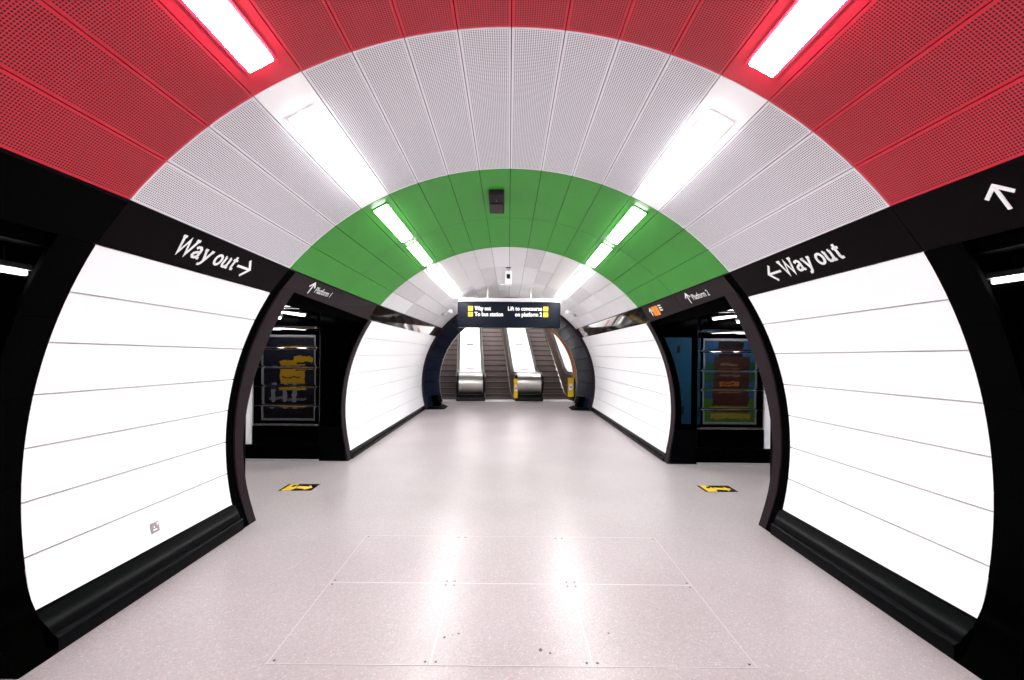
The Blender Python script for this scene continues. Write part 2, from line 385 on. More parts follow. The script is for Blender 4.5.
for s in (-1, 1):
    board(s, Y1, Y2, [(Y1, .206), (Y2, .224)])
    board(s, Y3, Y4, [(Y3, .12), (Y4, .12)])
    kerb(s, Y1-.005, Y2+.02, .202, .220, 2.36)
    kerb(s, Y3-.0, Y4, .115, .115, 2.315)
    # near column face (black, curved) and behind-viewer walls
    r = struct(empty('wall_'+SIDE[s], (s*2.6, 2.2, 0))); r_near = r
    cuts = [-8.2, 1.8, 12.1, 22, 31.7]
    for a, b in zip(cuts, cuts[1:]):
        wall_sheet(s, a, b, 2.234, Y1-.0015, M['black'], r, 'black_cladding_panel', off=-.005, n=5, gap=.0015)
    wall_sheet(s, -16, 31.7, 2.24, Y1, M['gap'], r, 'backing', off=.022, n=20, gap=0)
    r = struct(empty('wall_'+SIDE[s], (s*2.6, -2.5, 0)))
    for k in range(7):
        lo = wall_phi(-2.5, .227)
        wall_sheet(s, lo+(31.7-lo)*k/7, lo+(31.7-lo)*(k+1)/7, YB, -.5, M['board'], r, 'white_wall_panel', n=5)
    wall_sheet(s, -17, 31.7, YB, -.5, M['gap'], r, 'backing', off=.03, n=20, gap=0)
    kerb(s, YB, -.5, .222, .222, 2.36)
    # ribs either side of the cross passage
    def rib(y0, y1, m, xk, flare, name='rib', out=.20, pro=0.0, taper=0):
        mb = MB(); A = []
        lo = wall_phi(y0, flare)
        N = 26
        for y in (y0, y1):
            row = [Vector(wall_pt(s, lo+(cornice_phi(y0+.01)-lo)*i/N, y, -pro)) for i in range(N+1)]
            foot = []
            x0 = abs(row[0].x)
            for t in (1, .8, .6, .4, .2):
                z = flare*(1-t); xx = x0+(xk-x0)*(t**1.3)
                foot.append(Vector((s*xx, y, z)))
            row = foot+row
            if y == y1 and taper:
                for p in row: p.y -= taper*min(1, max(0, (1.6-p.z)/.9))
            A.append(row)
        n = len(A[0]); outer = [[Vector((p.x+s*out, p.y, p.z)) for p in row] for row in A]
        vs = A[0]+A[1]+outer[0]+outer[1]; fs = []
        for i in range(n-1):
            fs += [(i, i+1, n+i+1, n+i), (2*n+i, 3*n+i, 3*n+i+1, 2*n+i+1), (i, 2*n+i, 2*n+i+1, i+1), (n+i, n+i+1, 3*n+i+1, 3*n+i)]
        fs += [(0, n, 3*n, 2*n), (n-1, 3*n-1, 4*n-1, 2*n-1)]
        mb.add(vs, fs)
        return mb.build(name, m, r2, smooth=True)
    r2 = r_near; rib(2.236, Y1-.001, M['black'], 2.36, .34, 'column_foot', pro=.001)
    r2 = struct(empty('trim_1' if s < 0 else 'trim_2', (s*2.5, Y2, 0)))
    rib(Y2, 4.245, M['gap'], 2.37, .42, 'shadow_gap', pro=-.012)
    rib(4.245, YR, M['rib'], 2.37, .42, 'rib', pro=.004, taper=.10)
    r2 = struct(empty('trim_3' if s < 0 else 'trim_4', (s*2.4, 6.75, 0)))
    rib(6.75, Y3-.002, M['rib'], 2.33, .2, 'rib', out=.1, pro=.006)
    # plain cornices
    n0 = 5 if s < 0 else 7
    struct(cornice(s, YB, 1.2, M['cornice'], name='trim_%d' % n0))
    o = cornice(s, Y2+.001, 4.245, M['gap'], name='trim_%d' % (n0+1)); struct(o)
    struct(cornice(s, Y3-.15, Y4, M['cornice_gloss'], name='trim_%d' % (n0+10)))
    # thin bright fillet between cornice and ceiling
    mb = MB()
    for ya, yb in ((YB, Y1), (Y1, Y2), (Y2, Y3), (Y3, Y4)):
        pa = [ceil_pt(s*TH, ya, -.006), ceil_pt(s*(TH+.25), ya, -.006), ceil_pt(s*(TH+.25), ya, .02), ceil_pt(s*TH, ya, .02)]
        pb = [ceil_pt(s*TH, yb, -.006), ceil_pt(s*(TH+.25), yb, -.006), ceil_pt(s*(TH+.25), yb, .02), ceil_pt(s*TH, yb, .02)]
        mb.add(pa+pb, [(0,1,2,3),(7,6,5,4),(0,4,5,1),(1,5,6,2),(2,6,7,3),(3,7,4,0)])
    struct(mb.build('trim_%d' % (n0+20), M['cornice']))

# end wall behind the viewer
mb = MB(); mb.box(-3.2, 3.2, YB-.15, YB, 0, 3.6); struct(mb.build('wall_back', M['dark']))

# ---------------------------------------------------------------- lettering
def stroke_glyphs():
    def ell(cx, cy, rx, ry, a0=0, a1=360, n=20):
        return [(cx+rx*math.cos(math.radians(a0+(a1-a0)*i/n)), cy+ry*math.sin(math.radians(a0+(a1-a0)*i/n))) for i in range(n+1)]
    return {
     'W': (1.22, [[(.07,.97),(.31,.03),(.58,.88),(.84,.03),(1.12,.97)], [(-.04,.97),(.22,.97)], [(.98,.97),(1.24,.97)]]),
     'a': (.74, [[(.1,.57),(.2,.66),(.36,.67),(.47,.58),(.49,.45),(.49,.12),(.56,.05),(.66,.06)], [(.49,.40),(.27,.36),(.12,.27),(.09,.15),(.18,.05),(.33,.05),(.49,.16)]]),
     'y': (.72, [[(.1,.66),(.36,.03)], [(.62,.66),(.30,-.14),(.2,-.24),(.08,-.24)], [(0,.66),(.22,.66)], [(.5,.66),(.72,.66)]]),
     ' ': (.34, []),
     'o': (.72, [ell(.34,.35,.25,.31)]),
     'u': (.78, [[(.13,.66),(.13,.2),(.2,.07),(.33,.05),(.48,.14),(.54,.24)], [(.54,.66),(.54,.06),(.68,.06)], [(.02,.66),(.13,.66)], [(.43,.66),(.54,.66)]]),
     't': (.5, [[(.2,.9),(.2,.18),(.27,.06),(.42,.08)], [(.02,.66),(.42,.66)]]),
    }
GL = stroke_glyphs()
def stroke_poly(mb, pts, w, place, closed=False, d=.003):
    n = len(pts); L = []; R = []
    closed = (abs(pts[0][0]-pts[-1][0])+abs(pts[0][1]-pts[-1][1]) < 1e-6) and n > 3
    for i, p in enumerate(pts):
        p = Vector(p)
        a = Vector(pts[i-1]) if i > 0 else (Vector(pts[-2]) if closed else None)
        b = Vector(pts[i+1]) if i < n-1 else (Vector(pts[1]) if closed else None)
        d1 = (p-a).normalized() if a is not None else (b-p).normalized()
        d2 = (b-p).normalized() if b is not None else d1
        n1 = Vector((-d1.y, d1.x)); n2 = Vector((-d2.y, d2.x)); m = (n1+n2)
        m = m.normalized() if m.length > 1e-6 else n1
        k = w/2/max(.45, m.dot(n1))
        L.append(p+m*k); R.append(p-m*k)
    vs = [place(q.x, q.y, d) for q in L]+[place(q.x, q.y, d) for q in R]
    vs += [place(q.x, q.y, 0) for q in L]+[place(q.x, q.y, 0) for q in R]
    fs = []
    for i in range(n-1):
        fs += [(i, i+1, n+i+1, n+i), (i, 2*n+i, 2*n+i+1, i+1), (n+i, n+i+1, 3*n+i+1, 3*n+i)]
    fs += [(0, n, 3*n, 2*n), (n-1, 3*n-1, 4*n-1, 2*n-1)]
    mb.add(vs, fs)
def stroked(text, h, place, w=.15):
    mb = MB(); x = 0
    for ch in text:
        adv, st = GL[ch]
        for p in st: stroke_poly(mb, [((x+a)*h*.93, b*h) for a, b in p], w*h, place)
        x += adv
    return mb, x*h
def arrow(mb, cx, cy, size, ang, place, w=.15):
    """shaft plus two barbs; ang in degrees: 0 points right, 90 up"""
    a = math.radians(ang); d = Vector((math.cos(a), math.sin(a))); n = Vector((-d.y, d.x)); c = Vector((cx, cy))
    tip = c+d*size*.5
    stroke_poly(mb, [tuple(c-d*size*.5), tuple(tip-d*size*.06)], size*w, place)
    stroke_poly(mb, [tuple(tip-d*size*.42+n*size*.46), tuple(tip), tuple(tip-d*size*.42-n*size*.46)], size*w, place)
def flat_text(body, h, align='LEFT', bold=.0):
    cu = bpy.data.curves.new('t', 'FONT'); cu.body = body; cu.size = h*1.42; cu.align_x = align; cu.offset = bold; cu.extrude = 0; cu.fill_mode = 'FRONT'; cu.resolution_u = 3
    o = bpy.data.objects.new('t', cu); C.objects.link(o)
    dg = bpy.context.evaluated_depsgraph_get(); me = bpy.data.meshes.new_from_object(o.evaluated_get(dg))
    vs = [tuple(v.co) for v in me.vertices]; fs = [tuple(p.vertices) for p in me.polygons]
    bpy.data.objects.remove(o); bpy.data.meshes.remove(me); bpy.data.curves.remove(cu)
    return vs, fs
def text_mb(body, h, x, y, place, length=None, bold=0, align='LEFT', d=.003):
    vs, fs = flat_text(body, h, 'LEFT', bold)
    x0 = min(v[0] for v in vs); x1 = max(v[0] for v in vs); k = 1 if length is None else length/(x1-x0)
    off = 0 if align == 'LEFT' else -(x1-x0)*k
    mb = MB(); mb.add([place(x+(v[0]-x0)*k+off, y+v[1], d) for v in vs], fs)
    return mb
def cornice_place(side, yc, vc=.5):
    """local frame on the cornice: u reads left to right for the viewer, v up the slope, d out of it"""
    a, b = cornice_quad(side, yc); a2, b2 = cornice_quad(side, yc+.1)
    up = (b-a).normalized(); al = (a2-a+b2-b).normalized(); al = (al-up*al.dot(up)).normalized()
    u = al if side < 0 else -al
    nr = u.cross(up).normalized()
    o = a+(b-a)*vc
    return lambda x, y, d: tuple(o+u*x+up*y+nr*(d+.0015))
def direction_sign(side, y0, y1, label, build, name='direction_sign'):
    a, b = cornice_quad(side, (y0+y1)/2)
    t = thing(name, label, 'sign', tuple((a+b)/2), 0, 'sign panels along the cornices')
    cornice(side, y0+.002, y1-.002, M['rib' if y0 > Y2 else 'cornice'], t, 'panel')
    build(t)
    return t
# near white section: Way out
def wo_left(t):
    pl = cornice_place(-1, 2.895)
    mb, L = stroked('Way out', .126, lambda x, y, d: pl(x, y-.05, d)); mb.build('lettering', M['text'], t, recalc=False)
    mb = MB(); arrow(mb, .685, .0, .155, 0, pl, .13); mb.build('arrow', M['text'], t, recalc=False)
direction_sign(-1, Y1, Y2, 'black cornice sign reading Way out with arrow pointing right, above left white wall', wo_left)
def wo_right(t):
    pl = cornice_place(1, 3.485)
    mb, L = stroked('Way out', .126, lambda x, y, d: pl(x, y-.05, d)); mb.build('lettering', M['text'], t, recalc=False)
    mb = MB(); arrow(mb, -.10, .0, .15, 180, pl, .13); mb.build('arrow', M['text'], t, recalc=False)
direction_sign(1, Y1, Y2, 'black cornice sign reading Way out with arrow pointing left, above right white wall', wo_right)
def p1(t):
    pl = cornice_place(-1, 4.70)
    mb = MB(); arrow(mb, 0, 0, .13, 90, pl, .13); mb.build('arrow', M['text'], t, recalc=False)
    text_mb('Platform 1', .07, .10, -.035, pl, .39, .0012).build('lettering', M['text'], t, recalc=False)
direction_sign(-1, 4.247, 5.46, 'dark cornice sign reading Platform 1 with upward arrow, above left opening', p1)
def p2(t):
    pl = cornice_place(1, 5.17)
    mb = MB(); arrow(mb, 0, 0, .13, 90, pl, .13); mb.build('arrow', M['text'], t, recalc=False)
    text_mb('Platform 2', .07, .10, -.035, pl, .39, .0012).build('lettering', M['text'], t, recalc=False)
direction_sign(1, 4.247, 5.46, 'dark cornice sign reading Platform 2 with upward arrow, above right opening', p2)
def p3(t):
    pl = cornice_place(1, 6.46)
    mb = MB(); arrow(mb, 0, 0, .12, 90, pl, .14); mb.build('arrow', M['text'], t, recalc=False)
    for k in range(2):
        mb = MB(); x = .06+k*.125
        mb.add([pl(x, -.07, .002), pl(x+.115, -.07, .002), pl(x+.115, .07, .002), pl(x, .07, .002)], [(0,1,2,3)]); mb.build('orange_square', M['orange'], t, recalc=False)
    mb = MB()
    for q in (-.008, .026, .06): stroke_poly(mb, [(.33, q), (.43, q-.004)], .018, pl)
    mb.build('lettering', M['text'], t, recalc=False)
direction_sign(1, 5.46, Y3-.15, 'small cornice sign with orange squares and an arrow, beside the far right white wall', p3)
struct(cornice(-1, 5.462, Y3-.15, M['rib'], name='trim_40'))
def p0(t):
    pl = cornice_place(1, 1.965, .53)
    mb = MB(); arrow(mb, 0, 0, .122, 90, pl, .14); mb.build('arrow', M['text'], t, recalc=False)
    mb = MB(); mb.add([pl(.145, -.0, .002), pl(.255, -.0, .002), pl(.255, .10, .002), pl(.145, .10, .002)], [(0,1,2,3)]); mb.build('orange_square', M['orange'], t, recalc=False)
direction_sign(1, 1.2, Y1, 'black cornice sign with large white arrow below the red ceiling, far right', p0)
struct(cornice(-1, 1.2, Y1-.002, M['black'], name='trim_41'))

# ---------------------------------------------------------------- cross passages
def passage(side, ya, yb, xw):
    """opening between ya (side nearer the viewer) and yb (wall facing the viewer)"""
    nm = SIDE[side]
    zt = 2.62
    # facing wall
    r = struct(empty('wall_'+nm, (side*3.2, yb, 0)))
    # column plate with curved inner edge
    zs = [0]+[.1*i for i in range(1, 22)]+[2.14]
    inner = []
    for z in zs:
        ph = wall_phi(yb, max(z, .16)); inner.append((abs(wall_pt(1, ph, yb)[0])+.008, z))
    inner.append((inner[-1][0]-.25, zt))
    poly = inner+[(xw, zt), (xw, 0)]
    mb = MB(); mb.prism(poly, yb, yb+.03, lambda a, b, d: (side*a, d, b)); mb.build('column_plate', M['mirror_black'], r)
    mb = MB(); mb.prism([(p[0]+.001, p[1]) for p in poly if p[1] <= .51 and p[0] < xw]+[(xw-.002, .50), (xw-.002, 0)], yb-.004, yb+.01, lambda a, b, d: (side*a, d, b)); mb.build('column_plinth', M['dark'], r)
    # pillowed enamel rows
    z0 = .515; k = 0
    while z0+.284*k < zt-.05:
        a = z0+.284*k+.0018; b = min(z0+.284*(k+1)-.0018, zt)
        x0, x1 = xw+.006, 3.72
        mb = MB(); nx, nz = 40, 20
        for j in range(nz+1):
            for i in range(nx+1):
                u = i/nx; v = j/nz
                bul = .0022*(1-abs(2*v-1)**10)*(1-abs(2*u-1)**12)+.0003*math.sin(u*9+k*1.7)+.0006*(1-(2*v-1)**2)
                if j in (0, nz) or i in (0, nx): bul = -.0006
                mb.v.append((side*(x0+(x1-x0)*u), yb-bul, a+(b-a)*v))
        for j in range(nz):
            for i in range(nx):
                q = j*(nx+1)+i; f = (q, q+1, q+nx+2, q+nx+1)
                mb.f.append(f if side > 0 else f[::-1])
        mb.build('glossy_panel', M['mirror_black'], r, smooth=True, recalc=False)
        k += 1
    mb = MB(); mb.box(*sorted((side*(xw), side*3.74)), yb+.012, yb+.04, 0, zt); mb.build('backing', M['steel'], r)
    mb = MB(); mb.box(*sorted((side*(xw+.004), side*3.73)), yb-.012, yb+.012, .24, .508); mb.build('plinth', M['black'], r, bevel=.004)
    mb = MB(); mb.box(*sorted((side*(xw), side*6.4)), yb-.03, yb+.011, 0.028, .235); mb.build('skirting', M['black'], r, bevel=.004)
    mb = MB(); mb.box(*sorted((side*(xw), side*6.4)), yb-.055, yb+.01, 0, .03); mb.build('metal_strip', M['frame'], r, bevel=.003)
    mb = MB(); mb.box(*sorted((side*3.745, side*6.4)), yb, yb+.03, .235, zt); mb.build('white_wall_panel', M['board'], r)
    # wall nearer the viewer, facing away
    r = struct(empty('wall_'+nm, (side*3.2, ya, 0)))
    mb = MB(); mb.box(*sorted((side*2.52, side*6.4)), ya-.08, ya-.02, 0, zt); mb.build('black_cladding', M['black'], r)
    # ceiling of the passage and its outer end
    mb = MB(); mb.box(*sorted((side*2.2, side*6.4)), ya-.02, yb, zt, zt+.05)
    struct(mb.build('ceiling', M['dark']))
    mb = MB(); mb.box(*sorted((side*6.4, side*6.5)), ya-.1, yb+.1, 0, zt+.05); struct(mb.build('wall_'+nm, M['tileB']))
def tube_light(x, y0, y1, z, zt, label, group):
    t = thing('tube_light', label, 'ceiling light', (x, (y0+y1)/2, z), 0, group)
    mb = MB(); mb.box(x-.05, x+.05, y0-.03, y1+.03, z+.03, z+.09); mb.build('housing', M['camwhite'], t, bevel=.006)
    mb = MB(); mb.tube([(x, y0, z), (x, y1, z)], .026, 12); mb.build('tube', M['diff2'], t, smooth=True)
    for y in (y0+.2, y1-.2):
        mb = MB(); mb.tube([(x, y, z+.085), (x, y, zt)], .008, 6); mb.build('hanger', M['steel'], t)
for s in (-1, 1):
    nm = SIDE[s]
    passage(s, YR, 6.75, 2.76)
    passage(s, -.4, 2.235, 2.62)
    tube_light(s*3.95, YR+.15, YR+1.3, 2.30, 2.62, 'hanging tube light in the %s side passage, nearer its mouth' % nm, 'passage tube lights')
    tube_light(s*4.45, YR+.05, YR+.6, 2.24, 2.62, 'short hanging tube light in the %s side passage' % nm, 'passage tube lights')
    tube_light(s*5.2, YR+1.3, YR+2.15, 2.30, 2.62, 'added hanging tube light at the outer end of the %s side passage, brightening its white panel' % nm, 'passage tube lights')  # unseen tube, added to brighten the white panel at the passage end
    tube_light(s*5.0, -.3, .6, 2.38, 2.62, 'hanging tube light in the near %s side passage' % nm, 'near passage tube lights')

# posters hanging on the passage walls (seen as reflections in the black enamel)
def poster_mat(name, bg, blobs):
    """bg colour with soft rectangles: (x0,x1,z0,z1,colour,noise) in 0..1"""
    m = bpy.data.materials.new(name); m.use_nodes = True; nt = m.node_tree; L = nt.links.new; b = nt.nodes['Principled BSDF']
    b.inputs['Roughness'].default_value = .5
    uv = nt.nodes.new('ShaderNodeUVMap'); uv.uv_map = 'norm'
    nz = nt.nodes.new('ShaderNodeTexNoise'); nz.inputs['Scale'].default_value = 9; L(uv.outputs[0], nz.inputs['Vector'])
    s = nt.nodes.new('ShaderNodeVectorMath'); s.operation = 'MULTIPLY_ADD'; s.inputs[1].default_value = (.09, .09, 0); L(nz.outputs['Color'], s.inputs[0])
    s2 = nt.nodes.new('ShaderNodeVectorMath'); s2.operation = 'ADD'; s2.inputs[1].default_value = (-.045, -.045, 0)
    L(uv.outputs[0], s.inputs[2]); L(s.outputs[0], s2.inputs[0])
    sx = nt.nodes.new('ShaderNodeSeparateXYZ'); L(s2.outputs[0], sx.inputs[0])
    cur = None
    def M_(op, a, bv):
        n = nt.nodes.new('ShaderNodeMath'); n.operation = op; L(a, n.inputs[0])
        if isinstance(bv, (int, float)): n.inputs[1].default_value = bv
        else: L(bv, n.inputs[1])
        return n.outputs[0]
    for (x0, x1, z0, z1, col) in blobs:
        k = M_('MULTIPLY', M_('MULTIPLY', M_('GREATER_THAN', sx.outputs[0], x0), M_('LESS_THAN', sx.outputs[0], x1)),
               M_('MULTIPLY', M_('GREATER_THAN', sx.outputs[1], z0), M_('LESS_THAN', sx.outputs[1], z1)))
        mx = nt.nodes.new('ShaderNodeMix'); mx.data_type = 'RGBA'; L(k, mx.inputs[0])
        if cur is None: mx.inputs[6].default_value = bg
        else: L(cur, mx.inputs[6])
        mx.inputs[7].default_value = col; cur = mx.outputs[2]
    L(cur, b.inputs['Base Color']); return m
PM_L = poster_mat('night poster print', srgb(18, 20, 44), [(.0, 1, 0, .3, srgb(30, 12, 20)), (.1, .8, .22, .26, srgb(150, 150, 160)), (.15, .22, .18, .42, srgb(190, 190, 200)), (.38, .45, .18, .42, srgb(190, 190, 200)),
      (.55, .62, .18, .4, srgb(190, 190, 200)), (.3, .78, .38, .62, srgb(255, 190, 20)), (.3, .62, .62, .7, srgb(255, 190, 20)), (.55, .95, .68, .77, srgb(255, 196, 30)), (.35, .7, .5, .52, srgb(60, 40, 10))])
PM_R = poster_mat('country poster print', srgb(50, 110, 170), [(0, 1, 0, .3, srgb(90, 160, 40)), (0, .25, .5, .72, srgb(40, 110, 60)), (.8, 1, .5, .75, srgb(40, 110, 60)), (.3, .75, .8, 1, srgb(20, 14, 20)),
      (.2, .88, .18, .82, srgb(86, 46, 34)), (.3, .72, .58, .62, srgb(160, 120, 100)), (.34, .66, .68, .71, srgb(160, 120, 100)), (.3, .7, .42, .5, srgb(230, 130, 50)), (.35, .6, .45, .47, srgb(90, 30, 20)), (.15, .9, .05, .14, srgb(220, 180, 70))])
PM_B = poster_mat('blue poster print', srgb(36, 116, 160), [(.2, .3, .8, .88, srgb(10, 30, 60)), (.6, .7, .82, .9, srgb(10, 30, 60)), (.3, .4, .5, .56, srgb(10, 30, 60)), (.6, .68, .3, .45, srgb(10, 30, 60)), (.25, .4, .12, .2, srgb(10, 30, 60)), (.65, .8, .12, .2, srgb(10, 30, 60))])
def poster(x0, x1, z0, z1, y, m, label, frame=True):
    t = thing('poster', label, 'poster', ((x0+x1)/2, y, z0), 0, None)
    fw = .055 if frame else .0
    mb = MB(); mb.add([(x0+fw, y+.012, z0+fw), (x1-fw, y+.012, z0+fw), (x1-fw, y+.012, z1-fw), (x0+fw, y+.012, z1-fw)], [(1, 0, 3, 2)])
    o = mb.build('print', m, t, recalc=False)
    u = o.data.uv_layers.new(name='norm')
    for li, lp in enumerate(o.data.loops): u.data[li].uv = [(0, 0), (1, 0), (1, 1), (0, 1)][lp.vertex_index]
    mb = MB()
    if frame:
        for (a, b, c, d) in ((x0, x1, z0, z0+fw), (x0, x1, z1-fw, z1), (x0, x0+fw, z0+fw, z1-fw), (x1-fw, x1, z0+fw, z1-fw)): mb.box(a, b, y, y+.025, c, d)
        mb.build('frame', M['pframe'], t, bevel=.004)
    mb = MB(); mb.box(x0, x1, y, y+.008, z0, z1); mb.build('backboard', M['dark'], t)
yp = YR-.019
poster(-4.85, -3.69, .22, 1.93, yp, PM_L, 'silver framed poster of yellow arrow signs, mirrored in the left black enamel wall')
poster(3.75, 4.89, .22, 1.93, yp, PM_R, 'silver framed poster with blue sky and brown sign, mirrored in the right black enamel wall')
poster(2.85, 3.58, .24, 1.93, yp, PM_B, 'plain blue poster mirrored in the column beside the framed country poster', False)

# ---------------------------------------------------------------- far portal
def ring(y0, R0, y1, R1, zc0, zc1, ph0, ph1, m, parent, name, n=18, thick=.03, gap=.2, xc=0):
    mb = MB(); A = [ph0+gap+(ph1-ph0-2*gap)*i/n for i in range(n+1)]
    rows = []
    for off in (0, thick):
        for (y, R, zc) in ((y0, R0, zc0), (y1, R1, zc1)):
            mb.v += [(xc+(R+off)*math.cos(math.radians(a)), y, max(0, EYE+zc+(R+off)*math.sin(math.radians(a)))) for a in A]
    k = n+1
    for i in range(n):
        mb.f += [(i, i+1, k+i+1, k+i), (2*k+i, 3*k+i, 3*k+i+1, 2*k+i+1), (i, 2*k+i, 2*k+i+1, i+1), (k+i, k+i+1, 3*k+i+1, 3*k+i)]
    mb.f += [(0, k, 3*k, 2*k), (n, 2*k+n, 3*k+n, k+n)]
    return mb.build(name, m, parent, smooth=True)
P = struct(empty('trim_50', (0, Y4, 0)))
ring(Y4-.04, 2.44, Y4+.03, 2.36, -.86, -.86, -18, 198, M['maroon'], P, 'rim', 60, gap=0)
lo = -17.5
NT = 24
for k in range(NT):
    a = lo+(180-2*lo)*k/NT; b = lo+(180-2*lo)*(k+1)/NT
    ring(Y4+.03, 2.36, 13.9, 2.07, -.86, -.86, a, b, M['navy'], P, 'glazed_tile', 3, gap=.12)
ring(Y4+.035, 2.40, 13.92, 2.11, -.86, -.86, lo, 180-lo, M['gap'], P, 'backing', 60, gap=0)
ring(13.9, 2.065, 13.93, 2.065, -.86, -.86, -20, 200, M['steel'], P, 'edge_trim', 60, gap=0, thick=.02)
for s in (-1, 1):
    mb = MB(); xs = sorted((s*1.80, s*2.34))
    mb.add([(s*1.78, 13.0, 0), (s*2.36, Y4-.02, 0), (s*2.36, 13.75, 0), (s*1.78, 13.75, 0),
            (s*1.90, 13.06, .05), (s*2.36, Y4-.0, .07), (s*2.36, 13.75, .07), (s*1.93, 13.75, .06)],
           [(0,1,2,3),(4,5,6,7),(0,1,5,4),(1,2,6,5),(2,3,7,6),(3,0,4,7)])
    mb.build('foot', M['dark'], P, bevel=.01)
    mb = MB()
    mb.prism([(1.96, .055), (2.31, .055), (2.335, .36), (2.05, .36)], 13.3, 13.7, lambda a, b, d: (s*a, d, b)); mb.build('foot_block', M['black'], P, bevel=.015)
# wall above and beside the portal beyond it
HX0, HX1, HZ = -3.9, 3.4, 3.5
R_ = 2.07
mb = MB()
arc = [(2.12*math.cos(math.radians(a)), max(0, EYE-.86+2.12*math.sin(math.radians(a)))) for a in [200-220*i/50 for i in range(51)]]
poly = [(HX0, 0)]+arc+[(HX1, 0), (HX1, HZ), (HX0, HZ)]
mb.prism(poly, 13.93, 14.0, lambda a, b, d: (a, d, b)); struct(mb.build('wall_front', M['tileA']))
mb = MB(); mb.box(HX0-.1, HX0, 13.93, 16.2, 0, HZ+.4); struct(mb.build('wall_left', M['tileA']))
mb = MB(); mb.box(HX1, HX1+.1, 13.93, 16.2, 0, HZ+.4); struct(mb.build('wall_right', M['tileA']))
mb = MB(); mb.box(HX0, HX1, 13.93, 16.4, HZ, HZ+.1); struct(mb.build('ceiling', M['tileA']))
# dark reflective quarter arch with orange trim right of the escalators
P2 = struct(empty('trim_51', (2, 14, 0)))
for k in range(7):
    ring(14.0, 2.26, 15.25, 2.30, -.86, -.88, -20+k*14, -20+(k+1)*14, M['mirror_black'], P2, 'dark_panel', 4, gap=.1)
ring(15.25, 2.29, 15.31, 2.14, -.88, -.88, 2, 78, M['orange_trim'], P2, 'orange_edge', 24, gap=0)

# ---------------------------------------------------------------- escalators
EA = math.radians(5.4); EO = Vector((0, 15.3, 0))
Ru = Matrix.Rotation(EA, 4, 'Z')
def E(u, v, z): return tuple(EO+(Ru @ Vector((u, v, z))))
TAN = math.tan(math.radians(30))
def tread_z(v):        # nominal step line
    v0 = .75
    if v < v0: return .0
    if v < v0+.8: return TAN*(v-v0)**2/(2*.8)
    return TAN*(v-v0-.4)
VMAX = 10.5
mb = MB(); mb.add([E(-3.75, -.05, -.1), E(3.3, -.05, -.1), E(3.3, .35, -.1), E(-3.75, .35, -.1), E(-3.75, -.05, .004), E(3.3, -.05, .004), E(3.3, .35, .004), E(-3.75, .35, .004)],
                  [(0,1,2,3),(4,5,6,7),(0,1,5,4),(1,2,6,5),(2,3,7,6),(3,0,4,7)])
struct(mb.build('floor', mat('pale landing plate', srgb(232, 230, 228), .35)))
mb = MB(); mb.box(-4, 3.5, 15.05, 15.75, -.12, -.002); struct(mb.build('floor', M['floor']))
EC = [-2.20, -.27, 1.67]
ELAB = ['left escalator partly hidden by the dark arch', 'middle escalator between the two steel newels', 'right escalator beside the pale panel and orange edge']
for c, lab in zip(EC, ELAB):
    t = thing('escalator', 'dark stepped '+lab, 'escalator', E(c, 0, 0), EA, 'escalators beyond the arch')
    mb = MB(); pl = [(c-.46, .35), (c+.46, .35), (c+.46, .62), (c-.46, .62)]
    mb.add([E(a, b, 0.0) for a, b in pl]+[E(a, b, .012) for a, b in pl], [(0,1,2,3),(4,5,6,7),(0,1,5,4),(1,2,6,5),(2,3,7,6),(3,0,4,7)]); mb.build('comb_plate', M['yellow'] if False else M['steel'], t)
    v = .62; i = 0
    while v < 9.6:
        L = .40 if v < .9 else .346
        z = round(tread_z(v+L), 3)
        zp = tread_z(v) if i else -.02
        mb = MB(); g = .004
        # tread with ribs
        nr = 12
        mb.prism([(v, z-.035), (v, z), (v+L-.002, z), (v+L-.002, z-.035)], c-.448+g, c+.448-g, lambda a, b, d: E(d, a, b))
        for q in range(nr):
            uu = c-.43+.86*q/(nr-1)
            mb.prism([(v+.004, z), (v+.004, z+.006), (v+L-.01, z+.006), (v+L-.01, z)], uu-.022, uu+.022, lambda a, b, d: E(d, a, b))
        st = mb.build('step', M['step'], t)
        mb = MB(); zb = min(zp, z)-.06
        mb.prism([(v+.012, zb), (v+.012, z-.036), (v+.05, z-.036), (v+.05, zb)], c-.448+g, c+.448-g, lambda a, b, d: E(d, a, b))
        mb.build('riser', M['riser'], st)
        v += L; i += 1
